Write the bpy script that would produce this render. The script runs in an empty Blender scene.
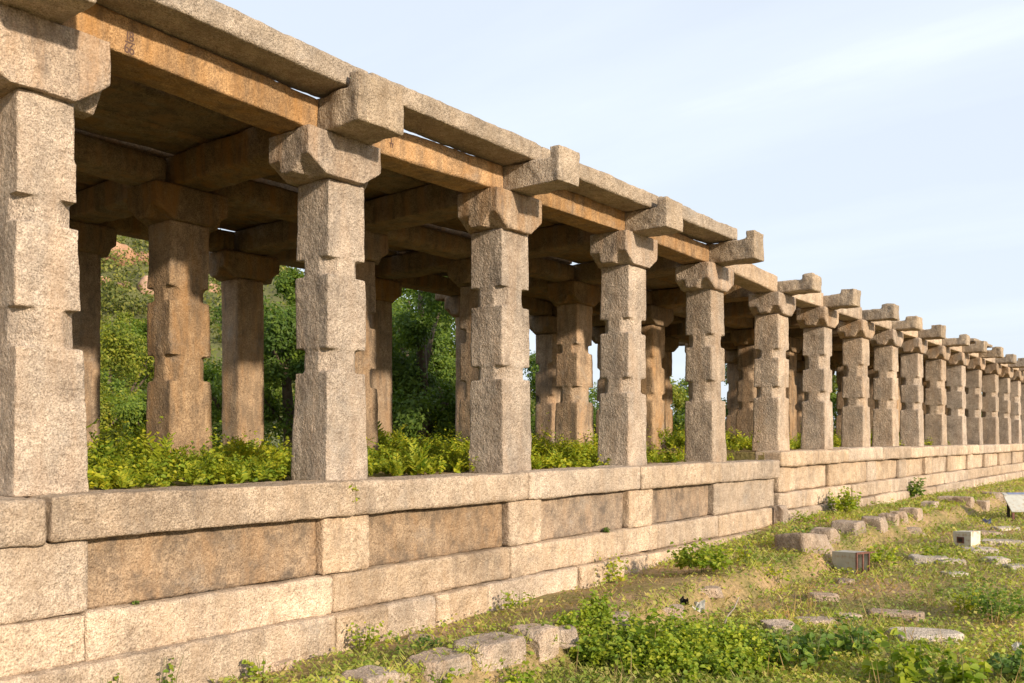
import bpy, bmesh, math, random
import numpy as np
from mathutils import Vector, Matrix
from mathutils.bvhtree import BVHTree

random.seed(7)
RNG = np.random.default_rng(11)
SC = bpy.context.scene
COL = SC.collection
R = math.radians

# ------------------------------------------------------------------ camera frame
EYE = 1.72
PHI = R(38.4)
CF, SF = math.cos(PHI), math.sin(PHI)
FPX = 900.0
HOR = 437.5
VIEW_ROT = math.atan2(-CF, SF)          # local +x = to the right of the view, +y = away

cam = bpy.data.cameras.new('camera')
cam.lens = FPX / 1024 * 36
cam.sensor_width = 36
cam.shift_y = (HOR - 341.5) / 1024
cam.clip_end = 5000
camo = bpy.data.objects.new('camera', cam)
COL.objects.link(camo)
camo.location = (0, 0, EYE)
camo.rotation_euler = (R(90), 0, PHI - R(90))
SC.camera = camo

# ------------------------------------------------------------------ helpers
def link(o, parent=None):
    COL.objects.link(o)
    if parent is not None:
        o.parent = parent
    return o

def tag(o, label=None, cat=None, group=None, kind=None):
    if label: o['label'] = label
    if cat: o['category'] = cat
    if group: o['group'] = group
    if kind: o['kind'] = kind
    return o

def thing(name, loc=(0, 0, 0), rz=0.0, label=None, cat=None, group=None):
    o = bpy.data.objects.new(name, None)
    o.empty_display_size = .2
    o.location = loc
    o.rotation_euler = (0, 0, rz)
    COL.objects.link(o)
    return tag(o, label, cat, group)

def box(bm, x0, x1, y0, y1, z0, z1):
    v = [bm.verts.new(p) for p in ((x0, y0, z0), (x1, y0, z0), (x1, y1, z0), (x0, y1, z0),
                                   (x0, y0, z1), (x1, y0, z1), (x1, y1, z1), (x0, y1, z1))]
    for f in ((0, 3, 2, 1), (4, 5, 6, 7), (0, 1, 5, 4), (1, 2, 6, 5), (2, 3, 7, 6), (3, 0, 4, 7)):
        bm.faces.new([v[i] for i in f])

def prism(bm, prof, axis, a, b):
    """prof = list of 2-D points; axis 'x': points are (y,z); 'y': (x,z); 'z': (x,y)"""
    def P(p, t):
        return {'x': (t, p[0], p[1]), 'y': (p[0], t, p[1]), 'z': (p[0], p[1], t)}[axis]
    va = [bm.verts.new(P(p, a)) for p in prof]
    vb = [bm.verts.new(P(p, b)) for p in prof]
    n = len(prof)
    fs = [bm.faces.new(va), bm.faces.new(vb[::-1])]
    for i in range(n):
        fs.append(bm.faces.new((va[i], vb[i], vb[(i + 1) % n], va[(i + 1) % n])))
    bmesh.ops.recalc_face_normals(bm, faces=bm.faces)

def tube(bm, pts, rads, n=7):
    rings = []
    for i, p in enumerate(pts):
        p = Vector(p)
        d = (Vector(pts[min(i + 1, len(pts) - 1)]) - Vector(pts[max(i - 1, 0)])).normalized()
        a = d.orthogonal().normalized()
        b = d.cross(a)
        rings.append([bm.verts.new(p + (a * math.cos(t) + b * math.sin(t)) * rads[i])
                      for t in [2 * math.pi * k / n for k in range(n)]])
    for i in range(len(rings) - 1):
        # align by nearest vertex to avoid twisting
        r0, r1 = rings[i], rings[i + 1]
        k0 = min(range(n), key=lambda k: (r1[k].co - r0[0].co).length)
        r1 = r1[k0:] + r1[:k0]
        rings[i + 1] = r1
        for k in range(n):
            bm.faces.new((r0[k], r0[(k + 1) % n], r1[(k + 1) % n], r1[k]))
    bm.faces.new(rings[0][::-1])
    bm.faces.new(rings[-1])

def obj_bm(name, bm, mat, parent=None, smooth=False):
    me = bpy.data.meshes.new(name)
    bm.to_mesh(me)
    bm.free()
    me.materials.append(mat)
    if smooth:
        me.polygons.foreach_set('use_smooth', [True] * len(me.polygons))
    return link(bpy.data.objects.new(name, me), parent)

_tex = {}
def cloud(scale, depth=2):
    k = (scale, depth)
    if k not in _tex:
        t = bpy.data.textures.new('rough', 'CLOUDS')
        t.noise_scale = scale
        t.noise_depth = depth
        _tex[k] = t
    return _tex[k]

def stone_mesh(name, build, mat, voxel=.03, big=(.45, .03), fine=(.08, .012), chip=None):
    """worn stone: union of blocks, voxel-remeshed so that edges round off, then displaced"""
    bm = bmesh.new()
    build(bm)
    me = bpy.data.meshes.new('raw')
    bm.to_mesh(me)
    bm.free()
    off = Vector((random.uniform(0, 12), random.uniform(0, 12), random.uniform(0, 12)))
    me.transform(Matrix.Translation(off))
    ob = bpy.data.objects.new('raw', me)
    COL.objects.link(ob)
    m = ob.modifiers.new('r', 'REMESH'); m.mode = 'VOXEL'; m.voxel_size = voxel
    for sc, st in (big, fine) + ((chip,) if chip else ()):
        d = ob.modifiers.new('d', 'DISPLACE')
        d.texture = cloud(sc); d.strength = st; d.mid_level = .5; d.texture_coords = 'LOCAL'
    dg = bpy.context.evaluated_depsgraph_get()
    dg.update()
    out = bpy.data.meshes.new_from_object(ob.evaluated_get(dg), preserve_all_data_layers=False, depsgraph=dg)
    out.transform(Matrix.Translation(-off))
    out.name = name
    out.materials.clear()
    out.materials.append(mat)
    out.polygons.foreach_set('use_smooth', [True] * len(out.polygons))
    bpy.data.objects.remove(ob)
    bpy.data.meshes.remove(me)
    return out

def put(name, me, parent=None, loc=(0, 0, 0), rz=0.0, scale=None):
    o = bpy.data.objects.new(name, me)
    o.location = loc
    o.rotation_euler = (0, 0, rz)
    if scale: o.scale = scale
    return link(o, parent)

# ------------------------------------------------------------------ materials
def nodes(name):
    m = bpy.data.materials.new(name)
    m.use_nodes = True
    nt = m.node_tree
    nt.nodes.clear()
    out = nt.nodes.new('ShaderNodeOutputMaterial')
    return m, nt, out

def N(nt, t, **kw):
    n = nt.nodes.new(t)
    for k, v in kw.items():
        if k in n.inputs: n.inputs[k].default_value = v
        else: setattr(n, k, v)
    return n

def noise(nt, vec, scale, detail=4, rough=.6):
    n = N(nt, 'ShaderNodeTexNoise')
    n.inputs['Scale'].default_value = scale
    n.inputs['Detail'].default_value = detail
    n.inputs['Roughness'].default_value = rough
    nt.links.new(vec, n.inputs['Vector'])
    return n.outputs['Fac']

def mapping(nt, vec, sc):
    n = N(nt, 'ShaderNodeMapping')
    n.inputs['Scale'].default_value = sc
    nt.links.new(vec, n.inputs['Vector'])
    return n.outputs['Vector']

def ramp(nt, fac, stops):
    n = N(nt, 'ShaderNodeValToRGB')
    e = n.color_ramp.elements
    while len(e) < len(stops): e.new(.5)
    for i, (p, c) in enumerate(stops):
        e[i].position = p
        e[i].color = (*c, 1) if len(c) == 3 else c
    nt.links.new(fac, n.inputs['Fac'])
    return n.outputs['Color']

def mix(nt, fac, a, b, mode='MIX'):
    n = N(nt, 'ShaderNodeMix', data_type='RGBA', blend_type=mode)
    for sock, v in ((n.inputs[0], fac), (n.inputs[6], a), (n.inputs[7], b)):
        if isinstance(v, (int, float)): sock.default_value = v
        elif isinstance(v, tuple): sock.default_value = (*v, 1)
        else: nt.links.new(v, sock)
    return n.outputs[2]

def granite(name, base, stain, dark, stain_amt=.5, dark_amt=.4, bump=1.0, pale=None, dth=.52, run=.9):
    m, nt, out = nodes(name)
    g = N(nt, 'ShaderNodeNewGeometry').outputs['Position']
    oi = N(nt, 'ShaderNodeObjectInfo').outputs['Random']
    pale = pale or tuple(min(1, c * 1.28) for c in base)
    low = tuple(c * .7 for c in base)
    mott = noise(nt, g, 3.2, 5, .65)
    c = ramp(nt, mott, [(.3, low), (.5, base), (.72, pale)])
    lowf = noise(nt, g, 1.1, 3, .55)
    c = mix(nt, 1.0, c, ramp(nt, lowf, [(.3, (.84, .83, .82)), (.68, (1.13, 1.11, 1.08))]), 'MULTIPLY')
    midf = noise(nt, g, 11, 4, .7)
    c = mix(nt, 1.0, c, ramp(nt, midf, [(.34, (.84, .81, .78)), (.52, (1, 1, 1)), (.7, (1.1, 1.1, 1.08))]), 'MULTIPLY')
    # crystals
    sp = noise(nt, g, 85, 2, .7)
    c = mix(nt, 1.0, c, ramp(nt, sp, [(.34, (.58, .56, .54)), (.5, (1.0, 1.0, 1.0)), (.66, (1.32, 1.31, 1.28))]), 'MULTIPLY')
    sp2 = noise(nt, g, 28, 3, .7)
    c = mix(nt, 1.0, c, ramp(nt, sp2, [(.36, (.80, .78, .76)), (.5, (1, 1, 1)), (.68, (1.1, 1.1, 1.09))]), 'MULTIPLY')
    # run-off stains: stretched downwards
    st = noise(nt, mapping(nt, g, (3.2, 3.2, .55)), 1.6, 5, .62)
    f = ramp(nt, st, [(.46, (0, 0, 0)), (.66, (stain_amt,) * 3)])
    c = mix(nt, f, c, stain)
    dk = noise(nt, mapping(nt, g, (4.1 if run < 1 else 2.2, 4.1 if run < 1 else 2.2, run)), 1.9, 6, .68)
    f = ramp(nt, dk, [(dth, (0, 0, 0)), (dth + .2, (dark_amt,) * 3)])
    c = mix(nt, f, c, dark)
    li = noise(nt, g, 2.3, 6, .7)
    c = mix(nt, ramp(nt, li, [(.56, (0, 0, 0)), (.70, (.35,) * 3)]), c, (.33, .315, .29))
    # block to block variation
    hs = N(nt, 'ShaderNodeHueSaturation')
    mr = N(nt, 'ShaderNodeMapRange'); mr.inputs['To Min'].default_value = .84; mr.inputs['To Max'].default_value = 1.14
    nt.links.new(oi, mr.inputs['Value'])
    nt.links.new(mr.outputs[0], hs.inputs['Value'])
    nt.links.new(c, hs.inputs['Color'])
    wn = N(nt, 'ShaderNodeTexWhiteNoise', noise_dimensions='1D')
    nt.links.new(oi, wn.inputs['W'])
    mr2 = N(nt, 'ShaderNodeMapRange'); mr2.inputs['To Min'].default_value = .84; mr2.inputs['To Max'].default_value = 1.06
    nt.links.new(wn.outputs['Value'], mr2.inputs['Value'])
    nt.links.new(mr2.outputs[0], hs.inputs['Saturation'])
    b = N(nt, 'ShaderNodeBsdfPrincipled')
    b.inputs['Roughness'].default_value = .92
    b.inputs['Specular IOR Level'].default_value = .18
    nt.links.new(hs.outputs[0], b.inputs['Base Color'])
    h1 = noise(nt, g, 34, 5, .62)
    h2 = noise(nt, mapping(nt, g, (1, 1, .55)), 75, 3, .6)
    ad = N(nt, 'ShaderNodeMath', operation='MULTIPLY_ADD')
    nt.links.new(h2, ad.inputs[0]); ad.inputs[1].default_value = .45
    nt.links.new(h1, ad.inputs[2])
    bp = N(nt, 'ShaderNodeBump')
    bp.inputs['Strength'].default_value = .85 * bump
    bp.inputs['Distance'].default_value = .05
    nt.links.new(ad.outputs[0], bp.inputs['Height'])
    nt.links.new(bp.outputs[0], b.inputs['Normal'])
    nt.links.new(b.outputs[0], out.inputs[0])
    return m

ORANGE = (.50, .25, .085)
M_COL = granite('granite_column', (.47, .385, .305), (.46, .29, .16), (.20, .17, .145), .35, .5)
M_CAP = granite('granite_capital', (.45, .355, .27), (.46, .27, .13), (.13, .105, .09), .6, .7)
M_LIN = granite('granite_lintel_ochre', (.44, .29, .165), (.47, .255, .10), (.17, .12, .08), .7, .7, .8, dth=.47)
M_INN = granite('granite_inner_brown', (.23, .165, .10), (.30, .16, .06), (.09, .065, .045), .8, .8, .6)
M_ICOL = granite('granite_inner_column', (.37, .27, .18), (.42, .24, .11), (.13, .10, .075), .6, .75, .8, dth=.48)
M_ROOF = granite('granite_roof', (.43, .35, .265), (.36, .27, .18), (.14, .115, .09), .5, .5)
M_WALL = granite('granite_plinth', (.55, .44, .335), (.46, .32, .20), (.22, .18, .145), .45, .55)
M_PAN = granite('granite_panel', (.37, .28, .20), (.42, .26, .14), (.13, .105, .085), .5, .85, dth=.46, run=1.7)
M_ROCK = granite('granite_rock', (.47, .375, .295), (.44, .30, .20), (.20, .17, .14), .5, .4)
M_PALE = granite('granite_rock_pale', (.60, .53, .45), (.46, .37, .28), (.25, .22, .19), .4, .5)
M_HILLROCK = granite('granite_hill_boulder', (.48, .30, .20), (.44, .24, .14), (.2, .15, .12), .6, .3)

def leafmat(name, cols, trans=.35, rough=.55):
    m, nt, out = nodes(name)
    rnd = N(nt, 'ShaderNodeNewGeometry').outputs['Random Per Island']
    pos = N(nt, 'ShaderNodeNewGeometry').outputs['Position']
    c = ramp(nt, rnd, [(i / max(1, len(cols) - 1), k) for i, k in enumerate(cols)])
    big = noise(nt, pos, .9, 3)
    c = mix(nt, 1.0, c, ramp(nt, big, [(.3, (.62, .7, .75)), (.7, (1.3, 1.2, .92))]), 'MULTIPLY')
    b = N(nt, 'ShaderNodeBsdfPrincipled')
    b.inputs['Roughness'].default_value = rough
    b.inputs['Specular IOR Level'].default_value = .25
    nt.links.new(c, b.inputs['Base Color'])
    t = N(nt, 'ShaderNodeBsdfTranslucent')
    c2 = mix(nt, 1.0, c, (1.5, 1.6, .6), 'MULTIPLY')
    nt.links.new(c2, t.inputs['Color'])
    ms = N(nt, 'ShaderNodeMixShader')
    ms.inputs[0].default_value = trans
    nt.links.new(b.outputs[0], ms.inputs[1])
    nt.links.new(t.outputs[0], ms.inputs[2])
    nt.links.new(ms.outputs[0], out.inputs[0])
    return m

M_FERN = leafmat('leaf_fern', [(.15, .24, .025), (.29, .35, .03), (.46, .44, .04), (.21, .29, .028)], .4)
M_WEED = leafmat('leaf_weed', [(.15, .24, .026), (.25, .33, .035), (.38, .40, .042), (.19, .28, .035)], .38)
M_WEEDD = leafmat('leaf_weed_deep', [(.08, .15, .03), (.12, .20, .04), (.18, .25, .045)], .35)
M_TDARK = leafmat('leaf_tree_deep', [(.055, .105, .018), (.09, .15, .022), (.13, .19, .026)], .3)
M_TMID = leafmat('leaf_tree_mid', [(.08, .14, .02), (.135, .20, .026), (.18, .235, .03)], .3)
M_TYEL = leafmat('leaf_tree_yellow', [(.135, .18, .024), (.20, .24, .03), (.28, .27, .038)], .3)
M_SCRUB = leafmat('leaf_scrub', [(.08, .11, .026), (.135, .155, .035), (.20, .195, .05)], .25)
M_GRASS = leafmat('grass_blade', [(.21, .27, .045), (.31, .35, .065), (.42, .39, .13), (.26, .32, .05), (.48, .41, .20)], .3)
M_CREEP = leafmat('leaf_creeper', [(.17, .24, .04), (.25, .32, .05), (.35, .38, .075), (.42, .34, .15)], .3)
M_STRAW = leafmat('grass_straw', [(.30, .20, .09), (.36, .26, .13), (.26, .16, .08)], .25)

def plain(name, col, rough=.7, bump=.0, vary=.25, scale=9, spots=None, metal=0.0):
    m, nt, out = nodes(name)
    g = N(nt, 'ShaderNodeTexCoord').outputs['Object']
    n = noise(nt, g, scale, 5)
    c = ramp(nt, n, [(.3, tuple(k * (1 - vary) for k in col)), (.7, tuple(k * (1 + vary) for k in col))])
    if spots:
        s = noise(nt, g, scale * 1.7, 6, .7)
        c = mix(nt, ramp(nt, s, [(.53, (0, 0, 0)), (.63, (1, 1, 1))]), c, spots)
    b = N(nt, 'ShaderNodeBsdfPrincipled')
    b.inputs['Roughness'].default_value = rough
    b.inputs['Metallic'].default_value = metal
    nt.links.new(c, b.inputs['Base Color'])
    if bump:
        bp = N(nt, 'ShaderNodeBump'); bp.inputs['Strength'].default_value = bump; bp.inputs['Distance'].default_value = .02
        nt.links.new(n, bp.inputs['Height']); nt.links.new(bp.outputs[0], b.inputs['Normal'])
    nt.links.new(b.outputs[0], out.inputs[0])
    return m

M_BARK = plain('bark', (.10, .075, .05), .9, .6, .4, 14)
M_STEM = plain('stem', (.12, .13, .04), .8)
M_GREY = plain('painted_grey_sheet', (.40, .40, .36), .6, .05, .12, 7, (.33, .27, .2))
M_PALEP = plain('pale_grey_sheet', (.55, .53, .46), .6, .05, .1, 7, (.40, .30, .20))
M_RUST = plain('rusted_steel', (.13, .055, .04), .85, .3, .45, 20)
M_WHITE = plain('white_sheet', (.75, .74, .7), .5, 0, .05)
M_BLACK = plain('black_sheet', (.02, .018, .016), .7)
M_PAINT = plain('faded_paint', (.10, .055, .04), .8, 0, .3, 30)
M_STICK = plain('dead_wood', (.34, .29, .24), .9, .3, .3, 20)
M_BLUE = plain('blue_grey_plastic', (.16, .18, .28), .5)

def soil():
    m, nt, out = nodes('soil_and_thatch')
    g = N(nt, 'ShaderNodeNewGeometry').outputs['Position']
    a = noise(nt, g, .9, 6, .65)
    c = ramp(nt, a, [(.30, (.19, .19, .07)), (.46, (.32, .25, .12)), (.64, (.46, .32, .20))])
    s = noise(nt, g, 16, 5, .7)
    c = mix(nt, 1.0, c, ramp(nt, s, [(.3, (.55, .55, .5)), (.7, (1.35, 1.3, 1.2))]), 'MULTIPLY')
    b = N(nt, 'ShaderNodeBsdfPrincipled')
    b.inputs['Roughness'].default_value = .95
    b.inputs['Specular IOR Level'].default_value = .1
    nt.links.new(c, b.inputs['Base Color'])
    bp = N(nt, 'ShaderNodeBump'); bp.inputs['Strength'].default_value = 1; bp.inputs['Distance'].default_value = .05
    nt.links.new(s, bp.inputs['Height']); nt.links.new(bp.outputs[0], b.inputs['Normal'])
    nt.links.new(b.outputs[0], out.inputs[0])
    return m
M_SOIL = soil()
M_HILL = plain('hill_ground', (.10, .105, .035), .95, .6, .4, .25)

# ------------------------------------------------------------------ light and sky
SUN_AZ, SUN_EL = 192.0, 18.5        # compass-like: clockwise from +Y
W = bpy.data.worlds.new('World')
SC.world = W
W.use_nodes = True
nt = W.node_tree
nt.nodes.clear()
wo = nt.nodes.new('ShaderNodeOutputWorld')
bg = nt.nodes.new('ShaderNodeBackground')
sky = nt.nodes.new('ShaderNodeTexSky')
sky.sky_type = 'NISHITA'
sky.sun_disc = False
sky.sun_elevation = R(SUN_EL)
sky.sun_rotation = R(SUN_AZ)
sky.dust_density = 2.0
sky.air_density = 1.0
tc = nt.nodes.new('ShaderNodeTexCoord').outputs['Generated']
# high thin cloud: streaks on a plane far overhead
sep = N(nt, 'ShaderNodeSeparateXYZ'); nt.links.new(tc, sep.inputs[0])
zz = N(nt, 'ShaderNodeMath', operation='MAXIMUM'); nt.links.new(sep.outputs[2], zz.inputs[0]); zz.inputs[1].default_value = .0
za = N(nt, 'ShaderNodeMath', operation='ADD'); nt.links.new(zz.outputs[0], za.inputs[0]); za.inputs[1].default_value = .12
dv = N(nt, 'ShaderNodeVectorMath', operation='DIVIDE')
cmb = N(nt, 'ShaderNodeCombineXYZ')
for i in range(3): nt.links.new(za.outputs[0], cmb.inputs[i])
nt.links.new(tc, dv.inputs[0]); nt.links.new(cmb.outputs[0], dv.inputs[1])
mp = N(nt, 'ShaderNodeMapping'); mp.inputs['Rotation'].default_value = (0, 0, R(32)); mp.inputs['Scale'].default_value = (1.1, .32, .0)
mp.inputs['Location'].default_value = (.4, .1, 0)
nt.links.new(dv.outputs[0], mp.inputs['Vector'])
cl = noise(nt, mp.outputs[0], 1.1, 8, .55)
SKY_VEIL = ramp(nt, cl, [(.46, (.71, .71, .71)), (.63, (.79, .79, .79)), (.78, (1, 1, 1))])
SKYC = mix(nt, SKY_VEIL, sky.outputs[0], (7.9, 8.6, 9.6))
nt.links.new(SKYC, bg.inputs['Color'])
bg.inputs['Strength'].default_value = .097
nt.links.new(bg.outputs[0], wo.inputs[0])

sun = bpy.data.lights.new('sun', 'SUN')
sun.energy = 4.6
sun.angle = R(2.2)
sun.color = (1.0, .835, .64)
suno = bpy.data.objects.new('sun', sun)
COL.objects.link(suno)
az, el = R(SUN_AZ), R(SUN_EL)
to_sun = Vector((math.sin(az) * math.cos(el), math.cos(az) * math.cos(el), math.sin(el)))
suno.rotation_euler = to_sun.to_track_quat('Z', 'Y').to_euler()
suno.location = to_sun * 60

vs = SC.view_settings
vs.view_transform = 'Standard'
vs.look = 'None'
vs.exposure = .42
vs.gamma = 1
SC.render.film_transparent = False
SC.cycles.max_bounces = 6
SC.cycles.transparent_max_bounces = 4

# ------------------------------------------------------------------ ground
def vnoise(x, y, s, seed=0):
    x = np.asarray(x, float) * s + seed * 17.3 + 1000; y = np.asarray(y, float) * s + seed * 9.1 + 1000
    xi = np.floor(x); yi = np.floor(y); fx = x - xi; fy = y - yi
    fx = fx * fx * (3 - 2 * fx); fy = fy * fy * (3 - 2 * fy)
    def h(a, b):
        t = np.sin(a * 127.1 + b * 311.7) * 43758.5453
        return t - np.floor(t)
    return (h(xi, yi) * (1 - fx) + h(xi + 1, yi) * fx) * (1 - fy) + (h(xi, yi + 1) * (1 - fx) + h(xi + 1, yi + 1) * fx) * fy

def fbm(x, y, s, seed=0):
    return (vnoise(x, y, s, seed) + .5 * vnoise(x, y, s * 2.1, seed + 1) + .25 * vnoise(x, y, s * 4.3, seed + 2)) / 1.75

def sstep(a, b, t):
    t = np.clip((t - a) / (b - a), 0, 1)
    return t * t * (3 - 2 * t)

def gh(u, y):
    u = np.asarray(u, float); y = np.asarray(y, float)
    base = np.interp(u, [-50, 6.5, 9.5, 11.9, 14.8, 20, 36, 60, 200], [-.12, -.12, -.07, .07, .21, .23, .17, .17, .2]) + .17 * (1 - sstep(4.75, 5.9, y)) * (1 - sstep(9, 12.5, u))
    drop = (.25 + .05 * (1 - sstep(9, 12.5, u))) * (1 - sstep(4.36, 4.58, y)) + .05 * (1 - sstep(0, 4.2, y))
    near = np.exp(-((u - 12) ** 2 + (y - 2) ** 2) / 900.0)
    bump = ((fbm(u, y, .5, 3) - .5) * .14 + (fbm(u, y, 2.2, 5) - .5) * .06) * near
    return base - drop + bump

def sheet(name, xs, ys, hf, mat, keep=None):
    X, Y = np.meshgrid(xs, ys, indexing='ij')
    Z = hf(X, Y)
    nx, ny = len(xs), len(ys)
    co = np.stack([X, Y, Z], -1).reshape(-1, 3)
    i = np.arange(nx * ny).reshape(nx, ny)
    f = np.stack([i[:-1, :-1], i[1:, :-1], i[1:, 1:], i[:-1, 1:]], -1).reshape(-1, 4)
    me = bpy.data.meshes.new(name)
    me.from_pydata(co.tolist(), [], f.tolist())
    me.polygons.foreach_set('use_smooth', [True] * len(me.polygons))
    me.materials.append(mat)
    return link(bpy.data.objects.new(name, me))

xs = np.concatenate([[-2500, -900, -300, -120, -50, -20, -8], np.arange(-3, 26, .13), np.arange(26, 50, .5), [55, 65, 80, 110, 160, 300, 900, 2500]])
ys = np.concatenate([[-2500, -900, -300, -120, -50, -22, -12, -8], np.arange(-5, 6.6, .13), [7, 9, 12, 16, 22, 30, 45, 70, 110, 200, 400, 900, 2500]])
tag(sheet('ground', xs, ys, gh, M_SOIL), kind='structure')

# ------------------------------------------------------------------ pavilion
PZ1, PZ2 = 1.33, 1.485
Y1, Y2, Y3 = 6.40, 8.98, 11.45
CD, CW = .47, .50
ZC = EYE + 2.37          # top of the columns
ZB = EYE + 2.75          # top of the capitals, underside of beams
COLS1 = [.55, 3.18, 5.85, 8.41, 11.10, 13.68]
COLS2 = [16.39, 18.79, 21.31, 23.61, 26.02, 28.57, 31.14, 33.52, 36.32, 38.67, 40.9, 43.4, 45.9]

def column_build(h, w, d, jit, lean=0.0):
    def b(bm):
        t = .128
        oct_ = []
        x0, x1, y0, y1 = -w + .004, -.004, .004, d - .004
        oct_ = [(x0 + t, y0), (x1 - t, y0), (x1, y0 + t), (x1, y1 - t), (x1 - t, y1), (x0 + t, y1), (x0, y1 - t), (x0, y0 + t)]
        q = .012
        z1 = h * (.375 + jit[0]); z2 = h * (.455 + jit[1]); z3 = h * (.67 + jit[2]); z4 = h * (.755 + jit[3])
        prism(bm, oct_, 'z', .1, h - .1)
        # tapering lower block
        for (za, zb, ea, eb) in ((-.02, z1, .022, .004), (z2, z3, .004, 0), (z4, h + .003, 0, -.006)):
            va = [bm.verts.new(p) for p in ((-w - ea, -ea, za), (ea, -ea, za), (ea, d + ea, za), (-w - ea, d + ea, za))]
            vb = [bm.verts.new(p) for p in ((-w - eb, -eb, zb), (eb, -eb, zb), (eb, d + eb, zb), (-w - eb, d + eb, zb))]
            bm.faces.new(va[::-1]); bm.faces.new(vb)
            for k in range(4):
                bm.faces.new((va[k], va[(k + 1) % 4], vb[(k + 1) % 4], vb[k]))
        for v in bm.verts:
            if v.co.x > -w * .5: v.co.x -= lean * v.co.z / h + (.02 if lean else 0)
    return b

def capital_build(w, d, h, arm):
    """cross-shaped bracket: a beam-wise arm with splayed front corners"""
    def b(bm):
        a = arm
        x0, x1 = -w - a, a
        c = h * .37
        n = .15
        for (ya, yb) in ((-.07, d + .05),):
            prism(bm, [(x0, h), (x0, c), (x0 + a + .03, 0), (x1 - a - .03, 0), (x1, c), (x1, h)], 'y', ya, yb)
        prism(bm, [(n - .1, h - .002), (n - .1, h * .36), (n, .012), (d - .15, .012), (d - .11, h * .12), (d - .11, h - .002)], 'x', x0 + .004, x1 - .004)
    return b

def rj(a): return random.uniform(-a, a)

col_var = {}
def plain_build(h, w, d):
    def b(bm):
        t = .03
        prof = [(-w + t, 0), (-t, 0), (0, t), (0, d - t), (-t, d), (-w + t, d), (-w, d - t), (-w, t)]
        prism(bm, prof, 'z', -.02, h + .003)
    return b

def col_mesh(h, mat, k, voxel):
    key = (round(h, 2), mat.name, k, voxel)
    if key not in col_var:
        col_var[key] = stone_mesh('column', plain_build(h, CW - .03, CD) if 20 <= k < 30 else column_build(h, CW + rj(.025), CD, [rj(.02) for _ in range(4)], .085 if k == 1 else .02 if k == 2 else 0), mat, voxel,
                                  (.5, .03), (.06, .008), (.2, .012))
    return col_var[key]
cap_var = {}
def cap_mesh(mat, k, voxel):
    key = (mat.name, k, voxel)
    if key not in cap_var:
        cap_var[key] = stone_mesh('capital', capital_build(CW, CD, ZB - ZC, .20 + rj(.03)), mat, voxel, (.4, .03), (.08, .01))
    return cap_var[key]

PAV1 = thing('stone_pavilion', (0, Y1, PZ1), 0, 'open granite pavilion on the lower plinth, eave slabs still roofing its front', 'pavilion')
PAV2 = thing('stone_pavilion', (COLS2[0], Y1, PZ2), 0, 'long granite colonnade on the raised plinth, bare hooked beam ends against the sky', 'pavilion')

def local(par, x, y, z):
    l = par.location
    return (x - l.x, y - l.y, z - l.z)

# height of the bearing level above eye at each column (the near bays are uneven)
BEAR = {0: 2.88, 1: 2.87, 2: 2.76, 3: 2.80, 4: 2.80, 5: 2.76}
ZC2, ZB2 = EYE + 2.26, 2.64

def bear(i, j):
    if i >= 6: return ZB2
    return BEAR[i] if j == 0 else 2.75 + (.06 if i < 2 else 0)

def add_column(par, u, y, pz, mat, k, voxel, zc, zb, cdx=0.0):
    c = put('column', col_mesh(zc - pz, mat, k, voxel), par, local(par, u, y, pz), 0)
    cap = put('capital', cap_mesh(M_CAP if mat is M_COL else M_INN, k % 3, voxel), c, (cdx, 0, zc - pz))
    cap.scale = (1, 1, (EYE + zb - zc) / (ZB - ZC))
    c.rotation_euler = (rj(.006), rj(.007), rj(.02))
    return c

for i, u in enumerate(COLS1):
    add_column(PAV1, u, Y1, PZ1, M_COL, i, .013 if i < 4 else .018, ZC, bear(i, 0), (-.08, -.10, -.09, 0, 0, 0)[i])
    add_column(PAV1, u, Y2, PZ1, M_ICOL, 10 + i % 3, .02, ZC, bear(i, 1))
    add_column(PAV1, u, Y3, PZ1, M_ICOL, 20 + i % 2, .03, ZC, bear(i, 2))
for i, u in enumerate(COLS2):
    add_column(PAV2, u, Y1, PZ2, M_COL, 30 + i % 8, .022, ZC2, ZB2)
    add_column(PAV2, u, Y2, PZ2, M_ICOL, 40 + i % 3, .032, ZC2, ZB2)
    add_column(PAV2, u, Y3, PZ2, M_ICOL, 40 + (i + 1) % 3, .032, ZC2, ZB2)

# cross beams: run from the hooked front end back over the three rows
def beam_build(lip, yf, body, up, w):
    def b(bm):
        box(bm, -w, 0, yf - Y1, 6.84 - Y1, 0, body)
        box(bm, -w - .003, .003, yf - Y1 - .002, yf - Y1 + lip, 0, body + up)
    return b
def beam2_build(bm):
    w = CW - .05
    box(bm, -w - .01, -.03, Y2 + .24 - Y1, Y3 + 1.0 - Y1, 0, .33)

def beam_in(bm):
    box(bm, -.46, 0, 6.86 - Y1, Y2 + .22 - Y1, 0, .335)
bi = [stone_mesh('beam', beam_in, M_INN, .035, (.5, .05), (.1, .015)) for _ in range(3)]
BEAMS = [(.45, .48, 5.88), (2.98, .50, 5.86), (5.83, .54, 5.88), (8.36, .39, 5.66), (11.07, .46, 5.80), (13.52, .38, 5.67)]
for i, (uR, w, yf) in enumerate(BEAMS):
    zb = bear(i, 0)
    me = stone_mesh('beam', beam_build(.13, yf, 3.08 + (.06 if i < 2 else 0) - zb, .11, w), M_ROOF, .02, (.4, .035), (.09, .012), (.2, .025))
    put('beam_end', me, PAV1, local(PAV1, uR, Y1, EYE + zb), 0)
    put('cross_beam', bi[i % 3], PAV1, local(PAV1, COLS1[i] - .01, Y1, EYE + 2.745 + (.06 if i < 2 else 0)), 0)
bl = [stone_mesh('beam', beam_build(.24 + .04 * rj(1), 5.80 + rj(.07), .235 + rj(.02), .085 + .03 * rj(1), .46 + rj(.03)), M_ROOF, .024, (.4, .045), (.09, .014), (.2, .03)) for k in range(5)]
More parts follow.
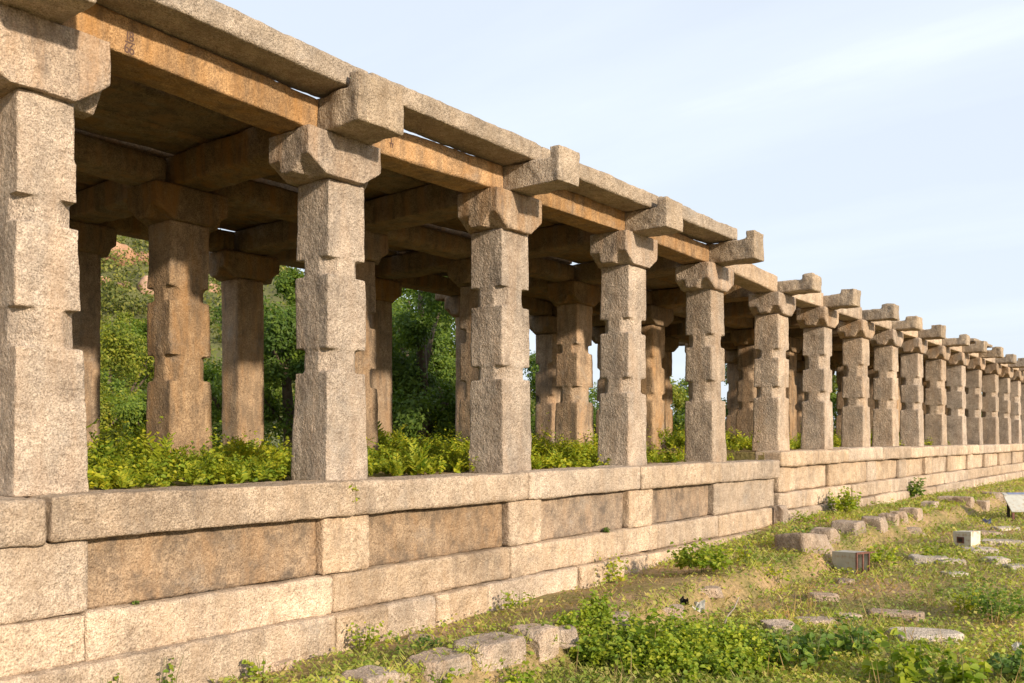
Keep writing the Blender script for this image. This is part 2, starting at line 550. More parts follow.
bb = [stone_mesh('beam', beam2_build, M_INN, .04, (.5, .05), (.1, .015)) for _ in range(2)]
for i, u in enumerate(COLS2):
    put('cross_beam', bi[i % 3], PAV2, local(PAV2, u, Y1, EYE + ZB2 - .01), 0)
    put('beam_end', bl[i % 5], PAV2, local(PAV2, u - .02 + rj(.03), Y1, EYE + ZB2), 0)
for i, u in enumerate(COLS1 + COLS2):
    par = PAV1 if i < 6 else PAV2
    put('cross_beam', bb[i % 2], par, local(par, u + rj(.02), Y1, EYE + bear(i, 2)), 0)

# lintels along the three rows
def lintel(par, u0, u1, y, mat, voxel, hgt, z0, z1, d=.40):
    L = u1 - u0
    def b(bm):
        box(bm, 0, L, 0, d, 0, hgt)
    me = stone_mesh('lintel', b, mat, voxel, (.7, .03), (.1, .008))
    o = put('lintel', me, par, local(par, u0, y, EYE + z0), 0)
    o.rotation_euler = (0, -math.atan2(z1 - z0, L), 0)
    return o

ALLC = COLS1 + COLS2
front_lintels = []
for j, y in enumerate((Y1 + .012, Y2 + .02, Y3 + .02)):
    for i in range(len(ALLC) - 1):
        u0, u1 = ALLC[i], ALLC[i + 1]
        par = PAV1 if i < 5 else PAV2
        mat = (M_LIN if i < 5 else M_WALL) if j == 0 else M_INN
        z0, z1 = bear(i, j), bear(i + 1, j)
        if j == 0 and i < 5:
            u0 = BEAMS[i][0]; u1 = BEAMS[i + 1][0] - BEAMS[i + 1][1] + CW
        l = lintel(par, u0 + .01, u1 - CW - .008, y + rj(.01), mat, (.025 if i < 5 else .03) if j == 0 else .05,
                   (.298 if i == 1 and j == 0 else .283 if i < 5 and j == 0 else .29 if i < 5 else .30) + rj(.006), z0, z1)
        if j == 0: front_lintels.append((l, u0, u1, (z1 - z0) / (u1 - u0)))

# eave slabs on the beam ends
def slab(name, par, u0, u1, y0, y1, z0, z1, mat, voxel, big=(.6, .04), fine=(.1, .018), tilt=0.0, slope=0.0):
    def b(bm):
        box(bm, 0, u1 - u0, 0, y1 - y0, 0, z1 - z0)
    o = put(name, stone_mesh(name, b, mat, voxel, big, fine), par, local(par, u0, y0, z0), 0)
    o.rotation_euler = (tilt, slope + rj(.003), rj(.004))
    return o

for i in range(5):
    u0 = BEAMS[i][0] - BEAMS[i][1] * .5; u1 = BEAMS[i + 1][0] - BEAMS[i + 1][1] * .5 - .012
    zz0 = (3.185, 3.165, 3.10, 3.085, 3.09)[i]; sl = (.008, .024, 0, 0, 0)[i]
    slab('eave_slab', PAV1, u0, u1, 6.02 + rj(.02), 6.50 + rj(.03), EYE + zz0, EYE + zz0 + .20 + rj(.012), M_ROOF, .022, slope=sl)
slab('eave_slab', PAV1, -2.2, COLS1[0] - .24, 6.03, 6.5, EYE + 3.19, EYE + 3.37, M_ROOF, .03)
slab('eave_slab', PAV2, COLS2[6] - .3, COLS2[7] + .1, 6.1, 6.9, EYE + 2.99, EYE + 3.1, M_ROOF, .035, tilt=R(2))
# ceiling slabs between the cross beams
def ceiling(par, cols_pair, ystart, zb):
    u0, u1 = cols_pair
    for (ya, yb) in ((ystart, Y2 + .15), (Y2 + .21, Y3 + .35)):
        n = 3
        e = [ya + (yb - ya) * k / n + (rj(.05) if 0 < k < n else 0) for k in range(n + 1)]
        for k in range(n):
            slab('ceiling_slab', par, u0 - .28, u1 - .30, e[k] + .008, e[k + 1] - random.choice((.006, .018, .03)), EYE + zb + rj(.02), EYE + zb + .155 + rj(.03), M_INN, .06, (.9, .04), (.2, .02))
for i in range(len(ALLC) - 1):
    ceiling(PAV1 if i < 6 else PAV2, (ALLC[i], ALLC[i + 1]), (6.74 if i == 0 else 6.86) if i < 5 else 7.05, (3.145 if i < 1 else 3.10) if i < 5 else 2.965)
ceiling(PAV1, (-2.1, COLS1[0]), 6.74, 3.145)

# painted survey marks on the front lintels
def painted(lint, strokes, u, z, size, slope):
    bvh = BVHTree.FromPolygons([v.co.copy() for v in lint.data.vertices], [p.vertices[:] for p in lint.data.polygons])
    bm = bmesh.new()
    ox = u - (lint.location.x + lint.parent.location.x)
    oz = z - (lint.location.z + lint.parent.location.z) - slope * ox
    for pl in strokes:
        dense = []
        for a, b in zip(pl[:-1], pl[1:]):
            for t in np.linspace(0, 1, 5)[:-1]:
                dense.append((a[0] + (b[0] - a[0]) * t, a[1] + (b[1] - a[1]) * t))
        dense.append(pl[-1])
        prev = None
        w = .0055
        for k, p in enumerate(dense):
            q = dense[min(k + 1, len(dense) - 1)]; r = dense[max(k - 1, 0)]
            d = Vector((q[0] - r[0], q[1] - r[1])).normalized()
            n = Vector((-d.y, d.x)) * w
            vv = []
            for sgn in (1, -1):
                x = ox + p[0] * size + n.x * sgn; zz_ = oz + p[1] * size + n.y * sgn
                hit = bvh.ray_cast(Vector((x, -1, zz_)), Vector((0, 1, 0)))
                yy = hit[0].y if hit[0] else 0
                vv.append(bm.verts.new((x, yy - .003, zz_)))
            if prev: bm.faces.new((prev[0], prev[1], vv[1], vv[0]))
            prev = vv
    o = obj_bm('painted_number', bm, M_PAINT, lint)
    return o
def ring(cx, cy, rx, ry, a0=0, a1=360, n=10):
    return [(cx + rx * math.cos(R(a0 + (a1 - a0) * k / n)), cy + ry * math.sin(R(a0 + (a1 - a0) * k / n))) for k in range(n + 1)]
one = lambda x: [[(x, .15), (x, 1.0)]]
eight = lambda x, y: [ring(x, y + .27, .2, .22), ring(x, y + .72, .17, .2)]
six = lambda x, y: [ring(x, y + .28, .2, .25), [(x - .2, y + .28), (x - .17, y + .65), (x + .05, y + .95)]]
painted(front_lintels[1][0], one(-.28) + eight(.12, .12) + [[(-.5, -.05), (.5, -.05)]] + six(-.3, -1.15) + six(.22, -1.15),
        3.49, EYE + 2.955, .075, front_lintels[1][3])
painted(front_lintels[2][0], [[(0, .1), (0, .8)], [(-.4, 0), (.4, 0)], [(-.15, -.6), (-.15, -.1)], [(.2, -.6), (.2, -.1)]], 6.2, EYE + 2.89, .07, front_lintels[2][3])

# plinths: earth core, each facing stone its own mesh
def core(par, u0, u1, z):
    bm = bmesh.new()
    box(bm, u0, u1, 6.42, 12.2, -1, z - .03)
    bmesh.ops.translate(bm, verts=bm.verts, vec=-par.location)
    return obj_bm('platform', bm, M_SOIL, par)
PL1 = core(PAV1, -3, 15.3, PZ1)
PL2 = core(PAV2, 15.32, 49, PZ2)

def block(name, par, pl, u0, u1, y0, y1, z0, z1, mat, voxel, big=(.5, .03), fine=(.09, .014), gap=.006):
    def b(bm):
        box(bm, gap, u1 - u0 - gap, 0, y1 - y0, 0, z1 - z0)
    o = put(name, stone_mesh(name, b, mat, voxel, big, fine, (.2, .015)), pl, local(par, u0, y0, z0), 0)
    o.rotation_euler = (rj(.006), rj(.003), rj(.005))
    return o

def runs(e): return zip(e[:-1], e[1:])
V = .026
for a, b in runs([-3, 2.77, 5.44, 8.03, 10.5, 12.94, 15.28]):
    block('coping_stone', PAV1, PL1, a, b, 6.10 + rj(.015), 6.62, 1.02, PZ1 + rj(.008), M_WALL, V, (.6, .026))
for (a, b, y, m) in ((-3, 3.06, 6.17, M_WALL), (3.06, 5.12, 6.245, M_PAN), (5.12, 5.68, 6.16, M_WALL), (5.68, 7.73, 6.245, M_PAN),
                     (7.73, 8.34, 6.165, M_WALL), (8.34, 10.26, 6.245, M_PAN), (10.26, 10.89, 6.165, M_WALL), (10.89, 12.77, 6.245, M_PAN), (12.82, 15.2, 6.18, M_WALL)):
    block('panel_stone' if m is M_PAN or b - a > 1 else 'pilaster', PAV1, PL1, a, b, y, 6.6, .515, 1.015, m, V)
for a, b in runs([-3, 3.03, 5.22, 7.73, 11.0, 12.9, 15.22]):
    block('course_stone', PAV1, PL1, a, b, 6.14 + rj(.012), 6.6, .175, .51, M_WALL, V, (.5, .04))
for a, b in runs([-3, 5.17, 5.79, 6.45, 7.26, 8.96, 11.4, 13.4, 15.2]):
    block('base_stone', PAV1, PL1, a, b, 6.06 + rj(.02), 6.6, -.22 + rj(.04), .17, M_WALL, V, (.5, .05))

ed = [15.3, 18.9, 21.3, 23.6, 26.4, 28.9, 31.6, 34.0, 36.5, 39.2, 42, 45, 49]
for a, b in runs(ed):
    block('coping_stone', PAV2, PL2, a, b, 6.09 + rj(.012), 6.62, 1.205, PZ2 + rj(.015), M_WALL, .035, (.6, .05))
pil = [(15.36, 15.93), (20.39, 21.0), (22.86, 23.46), (25.25, 25.95), (27.74, 28.4), (30.26, 30.9), (32.73, 33.3), (35.2, 35.8), (37.7, 38.3), (40.2, 40.8), (42.7, 43.3), (45.2, 45.8)]
for k, (a, b) in enumerate(pil):
    block('pilaster', PAV2, PL2, a, b, 6.165, 6.6, .74, 1.2, M_WALL, .035)
    nx = pil[k + 1][0] if k + 1 < len(pil) else 49
    if k == 0:
        block('panel_stone', PAV2, PL2, b, 17.88, 6.2, 6.6, .74, 1.2, M_WALL, .035)
        block('panel_stone', PAV2, PL2, 17.95, 20.3, 6.17, 6.6, .74, 1.2, M_WALL, .035)
    else:
        block('panel_stone', PAV2, PL2, b, nx, 6.235, 6.6, .74, 1.2, M_WALL, .035)
for a, b in runs([15.3, 16.4, 19.2, 22.0, 24.3, 27.2, 30.1, 33, 36.2, 39.5, 43, 49]):
    block('course_stone', PAV2, PL2, a, b, 6.14 + rj(.02), 6.6, .43, .735, M_WALL, .035, (.5, .05))
for a, b in runs([15.3, 17.9, 20.6, 23.2, 26, 29.1, 32, 35.5, 39, 43, 49]):
    block('base_stone', PAV2, PL2, a, b, 6.05 + rj(.03), 6.6, -.1, .425, M_WALL, .04, (.5, .06))

# ------------------------------------------------------------------ loose stones
def ground_at(px, py, it=0):
    """where the sight line of a photo point meets the ground: used only to read positions off the photo"""
    zs = np.arange(4.0, 60, .02)
    xr = (px - 512) / FPX * zs
    u, y = zs * CF + xr * SF, zs * SF - xr * CF
    below = EYE - zs * (py - HOR) / FPX <= gh(u, y)
    k = int(np.argmax(below)) if below.any() else len(zs) - 1
    return float(u[k]), float(y[k]), float(zs[k])

def rock(name, px, py, wpx, hgt, dep, label, cat='stone', mat=None, rz=None, boxy=.6, sink=.3, tilt=(0, 0), group=None):
    """loose stone: base centre at a ground point, real width from its size in the photo"""
    u, y, z = ground_at(px, py)
    w = wpx * z / FPX
    def b(bm):
        box(bm, -w / 2, w / 2, -dep / 2, dep / 2, -sink * hgt - (.12 if name == 'kerb_stone' else .05), hgt)
        for k in range(int(9 - 5 * boxy) + 2):
            n = Vector((rj(1), rj(1), random.uniform(-.15, .9)))
            if boxy > .85: n = Vector((random.choice((-1, 1)) * random.uniform(.1, 1), random.choice((-1, .4)) * random.uniform(.1, 1), random.uniform(.1, 1.2)))
            n.normalize()
            sup = max(v.co.dot(n) for v in bm.verts)
            ext = abs(n.x) * w / 2 + abs(n.y) * dep / 2 + abs(n.z) * hgt * .5
            dcut = sup - ext * random.uniform(.06, .34 - .16 * boxy)
            g = bm.verts[:] + bm.edges[:] + bm.faces[:]
            bmesh.ops.bisect_plane(bm, geom=g, plane_co=n * dcut, plane_no=n, clear_outer=True)
            ed = [e for e in bm.edges if e.is_boundary]
            if ed: bmesh.ops.holes_fill(bm, edges=ed)
        bmesh.ops.recalc_face_normals(bm, faces=bm.faces)
    vx = max(.012, min(.03, w / 24, hgt / 4))
    big = (min(.3, w * .5), min(.035, hgt * .28))
    if name == 'kerb_stone':
        y += dep * .42
    me = stone_mesh(name, b, mat or M_ROCK, vx, big, (.07, .008))
    if name == 'kerb_stone':
        lift = .12 if px < 600 else .22 if px < 835 else .14
        zt = float(gh(u, y + .5)) + lift - hgt
    o = put(name, me, None, (u, y, zt if name == 'kerb_stone' else min(float(gh(u, y)), float(gh(u, y - dep * .5))) if name == 'kerb_stone' else .5 * float(gh(u, y)) + .5 * float(gh(u, y - dep * .4))), VIEW_ROT + (rz if rz is not None else rj(.3)))
    o.rotation_euler = (tilt[0], tilt[1], o.rotation_euler.z)
    tag(o, label, cat, group)
    return o

AL = -VIEW_ROT          # rz that lines a stone up with the wall
# kerb stones in front, lower left
rock('kerb_stone', 340, 688, 56, .16, .34, 'flat worn stone sunk at the bottom edge, first of the near edging row', 'kerb stone', rz=AL, boxy=.9)
rock('kerb_stone', 388, 682, 58, .32, .30, 'squared grey-topped edging stone with a slanting left side below the near plinth', 'kerb stone', rz=AL, boxy=.95)
rock('kerb_stone', 450, 677, 62, .32, .34, 'squared pinkish edging stone beside a dark gap, in front of the longest edging block', 'kerb stone', rz=AL, boxy=.95)
rock('kerb_stone', 502, 664, 72, .28, .36, 'longest squared edging block with an earth-covered top, below the near plinth', 'kerb stone', rz=AL, boxy=.95)
rock('kerb_stone', 547, 656, 34, .30, .34, 'narrow upright edging stone closing the near row beside the leafy weeds', 'kerb stone', rz=AL, boxy=.9)
rock('stone', 556, 628, 46, .09, .28, 'thin pinkish slab lying flat behind the edging row near the wall foot')
rock('stone', 612, 612, 40, .08, .3, 'low pink stone half hidden left of the leafy weed patch')
rock('stone', 668, 603, 30, .07, .25, 'flat pinkish stone just above the leafy weed patch, left of the plastic scrap')
rock('stone', 706, 585, 30, .05, .22, 'small flat slab in the grass below the bush at the wall foot', boxy=.9)
# wall-foot fragments
rock('stone', 440, 612, 30, .07, .15, 'small reddish stone wedged under the base course of the near plinth')
rock('stone', 625, 566, 34, .10, .18, 'cracked stone sunk at the wall foot beyond the middle columns')
# the row on the right
rock('kerb_stone', 820, 550, 54, .34, .5, 'big tilted orange-pink block with a flat sunlit face at the step of the two plinths', 'kerb stone', rz=AL - .25, boxy=.95, tilt=(R(-8), R(6)))
rock('stone', 781, 524, 13, .32, .18, 'upright grey stone standing at the corner where the two plinths meet', rz=AL, boxy=.9)
rock('kerb_stone', 834, 541, 30, .26, .35, 'dark grey weathered block right behind the big tilted orange-pink block', 'kerb stone', rz=AL, boxy=.9)
rock('kerb_stone', 859, 531, 36, .24, .4, 'wide sunlit edging block with a flat top, left of the grey-capped block', 'kerb stone', rz=AL, boxy=.95)
rock('kerb_stone', 883, 530, 26, .30, .35, 'pale edging block with a lumpy grey cap at the middle of the far row', 'kerb stone', rz=AL, boxy=.8)
rock('kerb_stone', 896, 523, 16, .26, .3, 'squarish pale edging block left of the egg-shaped one in the far row', 'kerb stone', rz=AL, boxy=.9)
rock('kerb_stone', 906, 521, 13, .30, .28, 'egg-shaped upright orange edging block in the far row', 'kerb stone', rz=AL, boxy=.4)
rock('kerb_stone', 919, 519, 20, .28, .35, 'broad block with a shaded left side, right of the egg-shaped one in the far row', 'kerb stone', rz=AL, boxy=.9)
rock('kerb_stone', 936, 508, 17, .16, .3, 'last low pale block at the right end of the far edging row', 'kerb stone', rz=AL, boxy=.8)
rock('stone', 911, 533, 17, .12, .2, 'small brick-like pink block lying alone in grass below the far edging row', rz=.1, boxy=.95)
rock('stone', 924, 536, 6, .06, .06, 'pebble-sized pale stone right of the lone brick-like block', boxy=.2)
rock('stone', 948, 501, 18, .10, .4, 'first flat pale slab of the farther edging row, left of the twin slabs', rz=AL, boxy=.9)
rock('stone', 963, 503, 15, .16, .4, 'left one of the twin slabs in the farther edging row', rz=AL, boxy=.9)
rock('stone', 979, 503, 16, .16, .4, 'right one of the twin slabs in the farther edging row', rz=AL, boxy=.9)
rock('stone', 995, 497, 22, .22, .6, 'lumpy orange stone at the wall foot just left of the slanted board', boxy=.5)
# flat stones in the grass
rock('stone', 781, 631, 34, .09, .30, 'rounded pinkish stone in grass beside the leafy weed patch', boxy=.55)
rock('stone', 817, 623, 42, .05, .26, 'thin pale slab right of the rounded pinkish stone', rz=.1)
rock('stone', 824, 600, 30, .07, .24, 'oval pink stone lying above the thin pale slab in open grass', boxy=.3)
rock('stone', 848, 616, 24, .03, .2, 'reddish flat stone barely showing between the oval stone and the long slab', boxy=.4)
rock('stone', 896, 616, 52, .06, .26, 'long narrow pinkish slab slanting through the grass, cracked near its left end', rz=-.45, boxy=.8)
rock('stone', 926, 640, 66, .09, .42, 'largest flat grey slab in the grass near the broad-leaved weeds', mat=M_PALE, rz=.0, boxy=.6)
rock('stone', 928, 562, 34, .08, .4, 'pale flat rock in grass between the two grey metal boxes', mat=M_PALE, boxy=.5)
rock('stone', 950, 562, 26, .05, .3, 'low white flake of rock joining the pale flat rock below the upright metal box', mat=M_PALE)
rock('stone', 977, 553, 34, .08, .35, 'white flat rock at the right foot of the upright grey metal box', mat=M_PALE)
rock('stone', 1000, 545, 40, .08, .35, 'brightest long white flat rock near the right edge', mat=M_PALE, rz=-.15)
rock('stone', 986, 535, 30, .06, .35, 'pinkish flat rock above the brightest white rock', rz=-.1)
rock('stone', 1006, 530, 26, .06, .35, 'small pale rock at right edge just below the slanted board', mat=M_PALE)
rock('stone', 996, 563, 20, .08, .25, 'chunky white rock in grass below the brightest white rock', mat=M_PALE)
rock('stone', 1016, 568, 22, .05, .25, 'pale rock cut by the right edge beyond the chunky white rock', mat=M_PALE)
rock('stone', 955, 574, 22, .03, .25, 'sunken pale stone sliver below the chunky white rock and left of it', mat=M_PALE)
rock('stone', 845, 583, 18, .05, .15, 'small pink stone in front of the toppled metal box')
rock('stone', 420, 640, 26, .04, .16, 'tiny flat stone in bare soil between wall foot and edging row')
rock('stone', 276, 668, 34, .06, .16, 'thin stone sliver under the base course at lower left')

# ------------------------------------------------------------------ metal boxes and board
def shell_profile(w, h, r, n=8):
    """side outline: flat top, straight mouth on the right, rounded lower left"""
    p = [(w, h), (0, h * .93), (0, r)]
    for k in range(1, n + 1):
        a = math.pi + (math.pi / 2) * k / n
        p.append((r + r * math.cos(a), r + r * math.sin(a)))
    p.append((w, 0))
    return p

def metal_box(px, py, w, h, d, rz, label, window):
    u, y, z = ground_at(px, py)
    t = thing('metal_box', (u, y, float(gh(u, y)) - .015), VIEW_ROT + rz, label, 'metal box')
    prof = shell_profile(w, h, h * .62)
    th = .012
    bm = bmesh.new()
    inner = [(min(max(p[0], th), w), min(max(p[1], th), h * .93 + (h * .07) * p[0] / w - th)) for p in prof]
    n = len(prof)
    # two side plates
    for ya, yb in ((0, th), (d - th, d)):
        prism(bm, prof, 'y', ya, yb)
    # wrapped back, floor and roof plate, open at the mouth
    for k in range(n):
        a, b = prof[k], prof[(k + 1) % n]
        if a[0] == w and b[0] == w: continue
        ia, ib = inner[k], inner[(k + 1) % n]
        vv = [bm.verts.new((q[0], yy, q[1])) for yy in (th + .001, d - th - .001) for q in (a, b, ib, ia)]
        for f in ((0, 1, 2, 3), (7, 6, 5, 4), (0, 4, 5, 1), (1, 5, 6, 2), (2, 6, 7, 3), (3, 7, 4, 0)):
            try: bm.faces.new([vv[i] for i in f])
            except ValueError: pass
    bmesh.ops.recalc_face_normals(bm, faces=bm.faces)
    obj_bm('shell', bm, M_GREY if not window else M_PALEP, t)
    s = .022
    if not window:
        bm = bmesh.new()
        x0 = w + .002
        box(bm, x0, x0 + s, 0, d, h - s, h + .004)
        box(bm, x0, x0 + s, 0, d, 0, s)
        box(bm, x0, x0 + s, 0, s, s + .001, h - s - .001)
        box(bm, x0, x0 + s, d - s, d, s + .001, h - s - .001)
        box(bm, x0 + .002, x0 + s - .002, d * .46, d * .46 + s, s + .001, h - s - .001)
        box(bm, x0 + .001, x0 + s + .001, d + .001, d + .1, h - s + .003, h - .002)
        obj_bm('frame', bm, M_RUST, t)
        bm = bmesh.new()
        box(bm, w * .55, w * .56, .03, d - .03, .03, h * .84)
        obj_bm('reflector', bm, M_WHITE, t)
    else:
        bm = bmesh.new()
        box(bm, w + .002, w + .014, 0, d, 0, h)
        obj_bm('front_plate', bm, M_PALEP, t)
        bm = bmesh.new()
        x0, x1, z0, z1 = w * .26, w * .66, h * .32, h * .66
        for q in ((x0, x1, z0, z0 + .02), (x0, x1, z1 - .02, z1), (x0, x0 + .02, z0 + .021, z1 - .021), (x1 - .02, x1, z0 + .021, z1 - .021)):
            box(bm, q[0], q[1], -.016, -.001, q[2], q[3])
        fr = obj_bm('window_frame', bm, M_RUST, t)
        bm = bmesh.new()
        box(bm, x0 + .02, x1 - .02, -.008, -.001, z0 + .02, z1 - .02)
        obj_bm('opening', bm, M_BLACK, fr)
    return t

metal_box(832, 570, .40, .30, .27, -1.05, 'grey sheet-metal box toppled in the grass, its rusty framed mouth open to the right', False)
metal_box(953, 547, .30, .29, .24, -1.08, 'pale grey metal box standing upright, a dark square hole in its side', True)

u, y, z = ground_at(1013, 521)
bt = thing('slanted_board', (u, y, float(gh(u, y))), VIEW_ROT + .05, 'slanted pale sheet-metal board on short rusty legs at the right edge', 'board')
def slanted(x0, x1, a, b, th, mat, name, par):
    """sheet between two (y,z) points"""
    bm = bmesh.new()
    dy, dz = b[0] - a[0], b[1] - a[1]
    L = math.hypot(dy, dz); nx, nz = -dz / L * th, dy / L * th
    prism(bm, [a, b, (b[0] + nx, b[1] + nz), (a[0] + nx, a[1] + nz)], 'x', x0, x1)
    return obj_bm(name, bm, mat, par)
pn = slanted(-.03, .95, (0, .18), (.30, .50), .02, M_GREY, 'panel', bt)
slanted(.0, .93, (.301, .502), (.42, .55), .02, M_GREY, 'top_flap', bt)
slanted(.10, .86, (.325, .535), (.40, .567), .004, M_BLUE, 'strip', bt)
for (lx, ly, top, m) in ((.0, .02, .17, M_RUST), (.78, .02, .17, M_RUST), (.10, .34, .47, M_BLACK), (.80, .34, .47, M_RUST)):
    bm = bmesh.new()
    box(bm, lx, lx + .05, ly, ly + .04, -.04, top)
    obj_bm('leg', bm, m, bt)

# scraps
def scrap(name, px, py, w, mat, label, cat, lift=.02, n=5, hh=.06):
    u, y, z = ground_at(px, py)
    bm = bmesh.new()
    g = [[bm.verts.new(((i / n - .5) * w, (j / n - .5) * w * .8, hh * math.sin(i * 1.9 + j) * .5 + hh * random.random())) for j in range(n + 1)] for i in range(n + 1)]
    for i in range(n):
        for j in range(n):
            bm.faces.new((g[i][j], g[i + 1][j], g[i + 1][j + 1], g[i][j + 1]))
    bmesh.ops.solidify(bm, geom=bm.faces[:], thickness=.004)
    o = obj_bm(name, bm, mat, None)
    o.location = (u, y, float(gh(u, y)) + lift)
    o.rotation_euler = (R(35), 0, VIEW_ROT)
    return tag(o, label, cat)
scrap('plastic_scrap', 698, 611, .15, M_WHITE, 'crumpled white plastic scrap caught in the leafy weeds', 'litter', .03)
scrap('plastic_scrap', 684, 607, .09, M_BLACK, 'crumpled black scrap in the weeds just left of the white plastic', 'litter', .03)
scrap('plastic_scrap', 987, 524, .16, M_BLUE, 'blue-grey crumpled scrap lying in grass left of the slanted board', 'litter', .03)
scrap('plastic_scrap', 1016, 655, .08, M_WHITE, 'tiny white scrap in the weeds at the lower right edge', 'litter', .05)
u, y, z = ground_at(722, 640)
bm = bmesh.new()
tube(bm, [(0, 0, .12), (.06, .01, .25), (.12, .0, .33), (.17, .02, .43)], [.009, .009, .007, .004], 6)
o = obj_bm('stick', bm, M_STICK, None, True)
o.location = (u, y, float(gh(u, y)) - .02); o.rotation_euler = (0, 0, VIEW_ROT)
tag(o, 'bare grey dead stick leaning out of the leafy weed patch', 'stick')

# ------------------------------------------------------------------ foliage
def unit(v):
    return v / np.maximum(1e-9, np.linalg.norm(v, axis=1, keepdims=True))

def mesh_np(name, co, faces_loop, loop_total, mat):
    me = bpy.data.meshes.new(name)
    me.vertices.add(len(co))
    me.vertices.foreach_set('co', co.astype(np.float32).ravel())
    me.loops.add(len(faces_loop))
    me.loops.foreach_set('vertex_index', faces_loop.astype(np.int32))
    ns = len(loop_total)
    me.polygons.add(ns)
    st = np.concatenate([[0], np.cumsum(loop_total)[:-1]])
    me.polygons.foreach_set('loop_start', st.astype(np.int32))
    me.polygons.foreach_set('loop_total', loop_total.astype(np.int32))
    me.update(calc_edges=True)
    me.materials.append(mat)
    return me

def leaves(c, d, n, L, w, fold=.25, rich=True):
    """leaf arrays -> coordinates and quads; c base points, d directions, n leaf normals"""
    d = unit(d); s = unit(np.cross(d, n)); n = np.cross(s, d)
    L = np.broadcast_to(L, len(c))[:, None]; w = np.broadcast_to(w, len(c))[:, None]
    if rich:
        P = [c, c + d * L * .3 + s * w * .5 + n * w * fold, c + d * L * .68 + s * w * .42 + n * w * fold * .7,
             c + d * L - n * L * .12, c + d * L * .68 - s * w * .42 + n * w * fold * .7, c + d * L * .3 - s * w * .5 + n * w * fold]
        co = np.stack(P, 1).reshape(-1, 3)
        f = np.array([[0, 1, 2, 3], [0, 3, 4, 5]])
        k = 6
    else:
        P = [c, c + d * L * .45 + s * w * .5, c + d * L, c + d * L * .45 - s * w * .5]
        co = np.stack(P, 1).reshape(-1, 3)
        f = np.array([[0, 1, 2, 3]])
        k = 4
    loops = (f[None] + (np.arange(len(c)) * k)[:, None, None]).reshape(-1)
    return co, loops, np.full(len(c) * len(f), 4)

def leaf_obj(name, parts, mat, parent=None):
    co = []; lo = []; lt = []; off = 0
    for a, b, c in parts:
        co.append(a); lo.append(b + off); lt.append(c); off += len(a)
    return link(bpy.data.objects.new(name, mesh_np(name, np.concatenate(co), np.concatenate(lo), np.concatenate(lt), mat)), parent)

def rdir(n, up=0.0):
    v = RNG.normal(size=(n, 3)); v[:, 2] += up
    return unit(v)

def tree(name, x, y, base, height, rad, mat, label, cat='tree', nleaf=9000, leaf=.15, lobes=14, low=.15, group=None, limbs=6):
    t = thing(name, (x, y, base), 0, label, cat, group)
    # trunk and limbs
    bm = bmesh.new()
    hh = height * .55
    lean = (rj(.12) * height, rj(.12) * height)
    tr = max(.05, height * .028)
    tube(bm, [(0, 0, -.4), (lean[0] * .3, lean[1] * .3, hh * .45), (lean[0], lean[1], hh), (lean[0] * 1.2, lean[1] * 1.2, height * .8)], [tr * 1.3, tr, tr * .65, tr * .2], 8)
    cen = []
    for k in range(lobes):
        a = 2.4 * k + rj(.5)
        rr = rad * math.sqrt((k + .5) / lobes) * .74
        zz_ = height * (low + (1 - low) * random.uniform(.12, .92) * (1 - .42 * (rr / rad) ** 2))
        cen.append((lean[0] * .8 + rr * math.cos(a), lean[1] * .8 + rr * math.sin(a), zz_, rad * random.uniform(.26, .46)))
    for k in range(min(limbs, lobes)):
        c = cen[-1 - k]
        st = random.uniform(.3, .9)
        p0 = (lean[0] * st, lean[1] * st, hh * st)
        tube(bm, [p0, ((p0[0] + c[0]) / 2, (p0[1] + c[1]) / 2, (p0[2] * .4 + c[2] * .6)), c[:3]], [tr * .5, tr * .32, tr * .1], 6)
    obj_bm('trunk', bm, M_BARK, t, True)
    per = nleaf // lobes
    C = []; Nn = []
    for (cx, cy, cz, cr) in cen:
        sub = 9
        sc = rdir(sub, .3) * cr * RNG.uniform(.5, 1.0, (sub, 1)) * np.array([1, 1, .75])
        idx = RNG.integers(0, sub, per)
        p = sc[idx] + RNG.normal(size=(per, 3)) * cr * .2
        C.append(p + np.array([cx, cy, cz])); Nn.append(unit(p + np.array([0, 0, cr * .5])))
    C = np.concatenate(C); Nn = np.concatenate(Nn)
    C[:, 2] = np.maximum(C[:, 2], .02)
    n = unit(Nn + RNG.normal(size=C.shape) * .55)
    d = unit(np.cross(n, rdir(len(C))) + np.array([0, 0, -.25]))
    L = leaf * RNG.uniform(.6, 1.4, len(C))
    leaf_obj('crown', [leaves(C, d, n, L, L * .52, rich=False)], mat, t)
    return t

# ---- hill with scrub and boulders
HC = np.array([50.0, 98.0])
def hill_h(x, y):
    dx, dy = x - HC[0], y - HC[1]
    a = R(-28)
    p = dx * math.cos(a) + dy * math.sin(a); q = -dx * math.sin(a) + dy * math.cos(a)
    h = 27 * np.exp(-(p / 40) ** 2 - (q / 34) ** 2) + 14 * np.exp(-((x + 10) / 40) ** 2 - ((y - 120) / 40) ** 2)
    return h + (fbm(x, y, .06, 8) - .5) * 6 * np.clip(h / 10, 0, 1) - .6
hs = sheet('hill', np.linspace(-110, 150, 90), np.linspace(30, 230, 80), hill_h, M_HILL)
tag(hs, kind='structure')

def hill_hit(px, py):
    d = Vector((CF + (px - 512) / FPX * SF, SF - (px - 512) / FPX * CF, (HOR - py) / FPX))
    z = 30.0
    while z < 200:
        p = Vector((0, 0, EYE)) + d * z
        if p.z < float(hill_h(np.array([p.x]), np.array([p.y]))[0]): return p, z
        z += .5
    return p, 120.0

